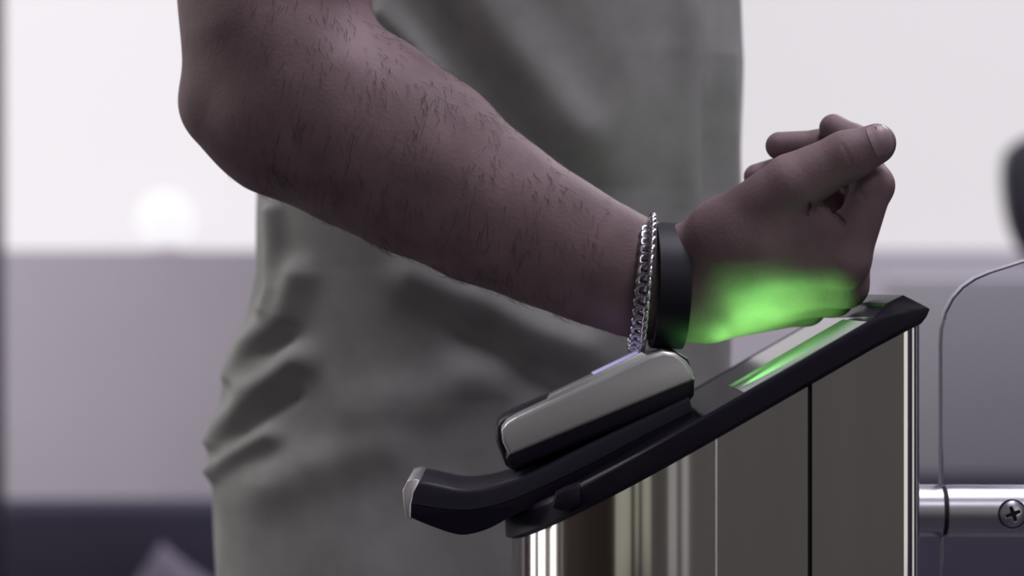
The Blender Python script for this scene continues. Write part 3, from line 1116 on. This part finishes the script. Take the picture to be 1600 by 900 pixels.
# ------------------------------------------------------------------ wristband
def band_frame(top, near, bot, y0, y1):
    a, b, n = P(*top, (y0 + y1) / 2), P(*bot, (y0 + y1) / 2), P(*near, y0)
    c = (a + b) / 2
    return c, (a - b) / 2, n - c        # centre, half-vector up, half-vector to the near side


c, U, N = band_frame((1047, 351), (1056, 450), (1040, 542), YA - .0400, YA + .040)
axis = U.cross(N).normalized()
if axis.x < 0:
    axis = -axis
V, F = [], []
NB = 120
hw = R(26, YA - .03)
th = 0.0011
prof = [(-hw, -th), (-hw + .0006, th), (0, th * 1.25), (hw - .0006, th), (hw, -th), (0, -th)]
for i in range(NB):
    t = 2 * PI * i / NB
    o = U * math.cos(t) + N * math.sin(t)
    out = (U.normalized() * math.cos(t) / U.length + N.normalized() * math.sin(t) / N.length).normalized()
    for a, b in prof:
        V.append(c + o + axis * a + out * b)
K = len(prof)
for i in range(NB):
    j = (i + 1) % NB
    for k_ in range(K):
        F.append((i * K + k_, i * K + (k_ + 1) % K, j * K + (k_ + 1) % K, j * K + k_))
wb = mesh_obj('wristband', V, F, M['rubber'], None, angle=50)
bmn = bmesh.new(); bmn.from_mesh(wb.data); bmesh.ops.recalc_face_normals(bmn, faces=bmn.faces); bmn.to_mesh(wb.data); bmn.free()
tag(wb, 'wide plain black silicone wristband on the wrist beside the hand', 'wristband')

# ------------------------------------------------------------------ curb chain bracelet
c, U, N = band_frame((1013, 346), (1006, 452), (994, 548), YA - .0400, YA + .040)
br = thing('chain_bracelet', tuple(c - U), 'steel curb chain bracelet on the wrist beside the black band', 'bracelet')
bm = bmesh.new()
n1_, n2_ = 18, 7
A, Bq, rw = .0050, .0042, .00195
vv = []
for i in range(n1_):
    t = 2 * PI * i / n1_
    cc = Vector((A * math.cos(t), Bq * math.sin(t), .0011 * math.sin(2 * t)))
    er = Vector((math.cos(t), math.sin(t), 0))
    vv.append([bm.verts.new(cc + er * rw * math.cos(2 * PI * k_ / n2_) + Vector((0, 0, rw * 1.0 * math.sin(2 * PI * k_ / n2_)))) for k_ in range(n2_)])
for i in range(n1_):
    for k_ in range(n2_):
        bm.faces.new((vv[i][k_], vv[i][(k_ + 1) % n2_], vv[(i + 1) % n1_][(k_ + 1) % n2_], vv[(i + 1) % n1_][k_]))
link0 = bm_obj('link', bm, M['chain'], br, angle=None)
lmesh = link0.data
bpy.data.objects.remove(link0)
NL = 38
# equal arc-length stations round the loop
tt_ = np.linspace(0, 2 * PI, 721)
pp_ = np.array([tuple(c + U * math.cos(t) + N * math.sin(t)) for t in tt_])
ln = np.concatenate([[0], np.cumsum(np.linalg.norm(np.diff(pp_, axis=0), axis=1))])
for i in range(NL):
    t = float(np.interp(ln[-1] * i / NL, ln, tt_))
    pos = c + U * math.cos(t) + N * math.sin(t)
    tang = (-U * math.sin(t) + N * math.cos(t)).normalized()
    out = (U.normalized() * math.cos(t) / U.length + N.normalized() * math.sin(t) / N.length).normalized()
    lat = out.cross(tang).normalized()
    rot = Matrix((tang, lat, tang.cross(lat))).transposed().to_4x4()
    o = bpy.data.objects.new('link', lmesh)
    COL.objects.link(o)
    o.parent = br
    o.matrix_parent_inverse = Matrix.Translation(br.location).inverted()
    o.matrix_basis = Matrix.Translation(pos + out * .0008) @ rot @ Matrix.Rotation(math.radians(38), 4, 'X') @ Matrix.Rotation(math.radians(24), 4, 'Z')
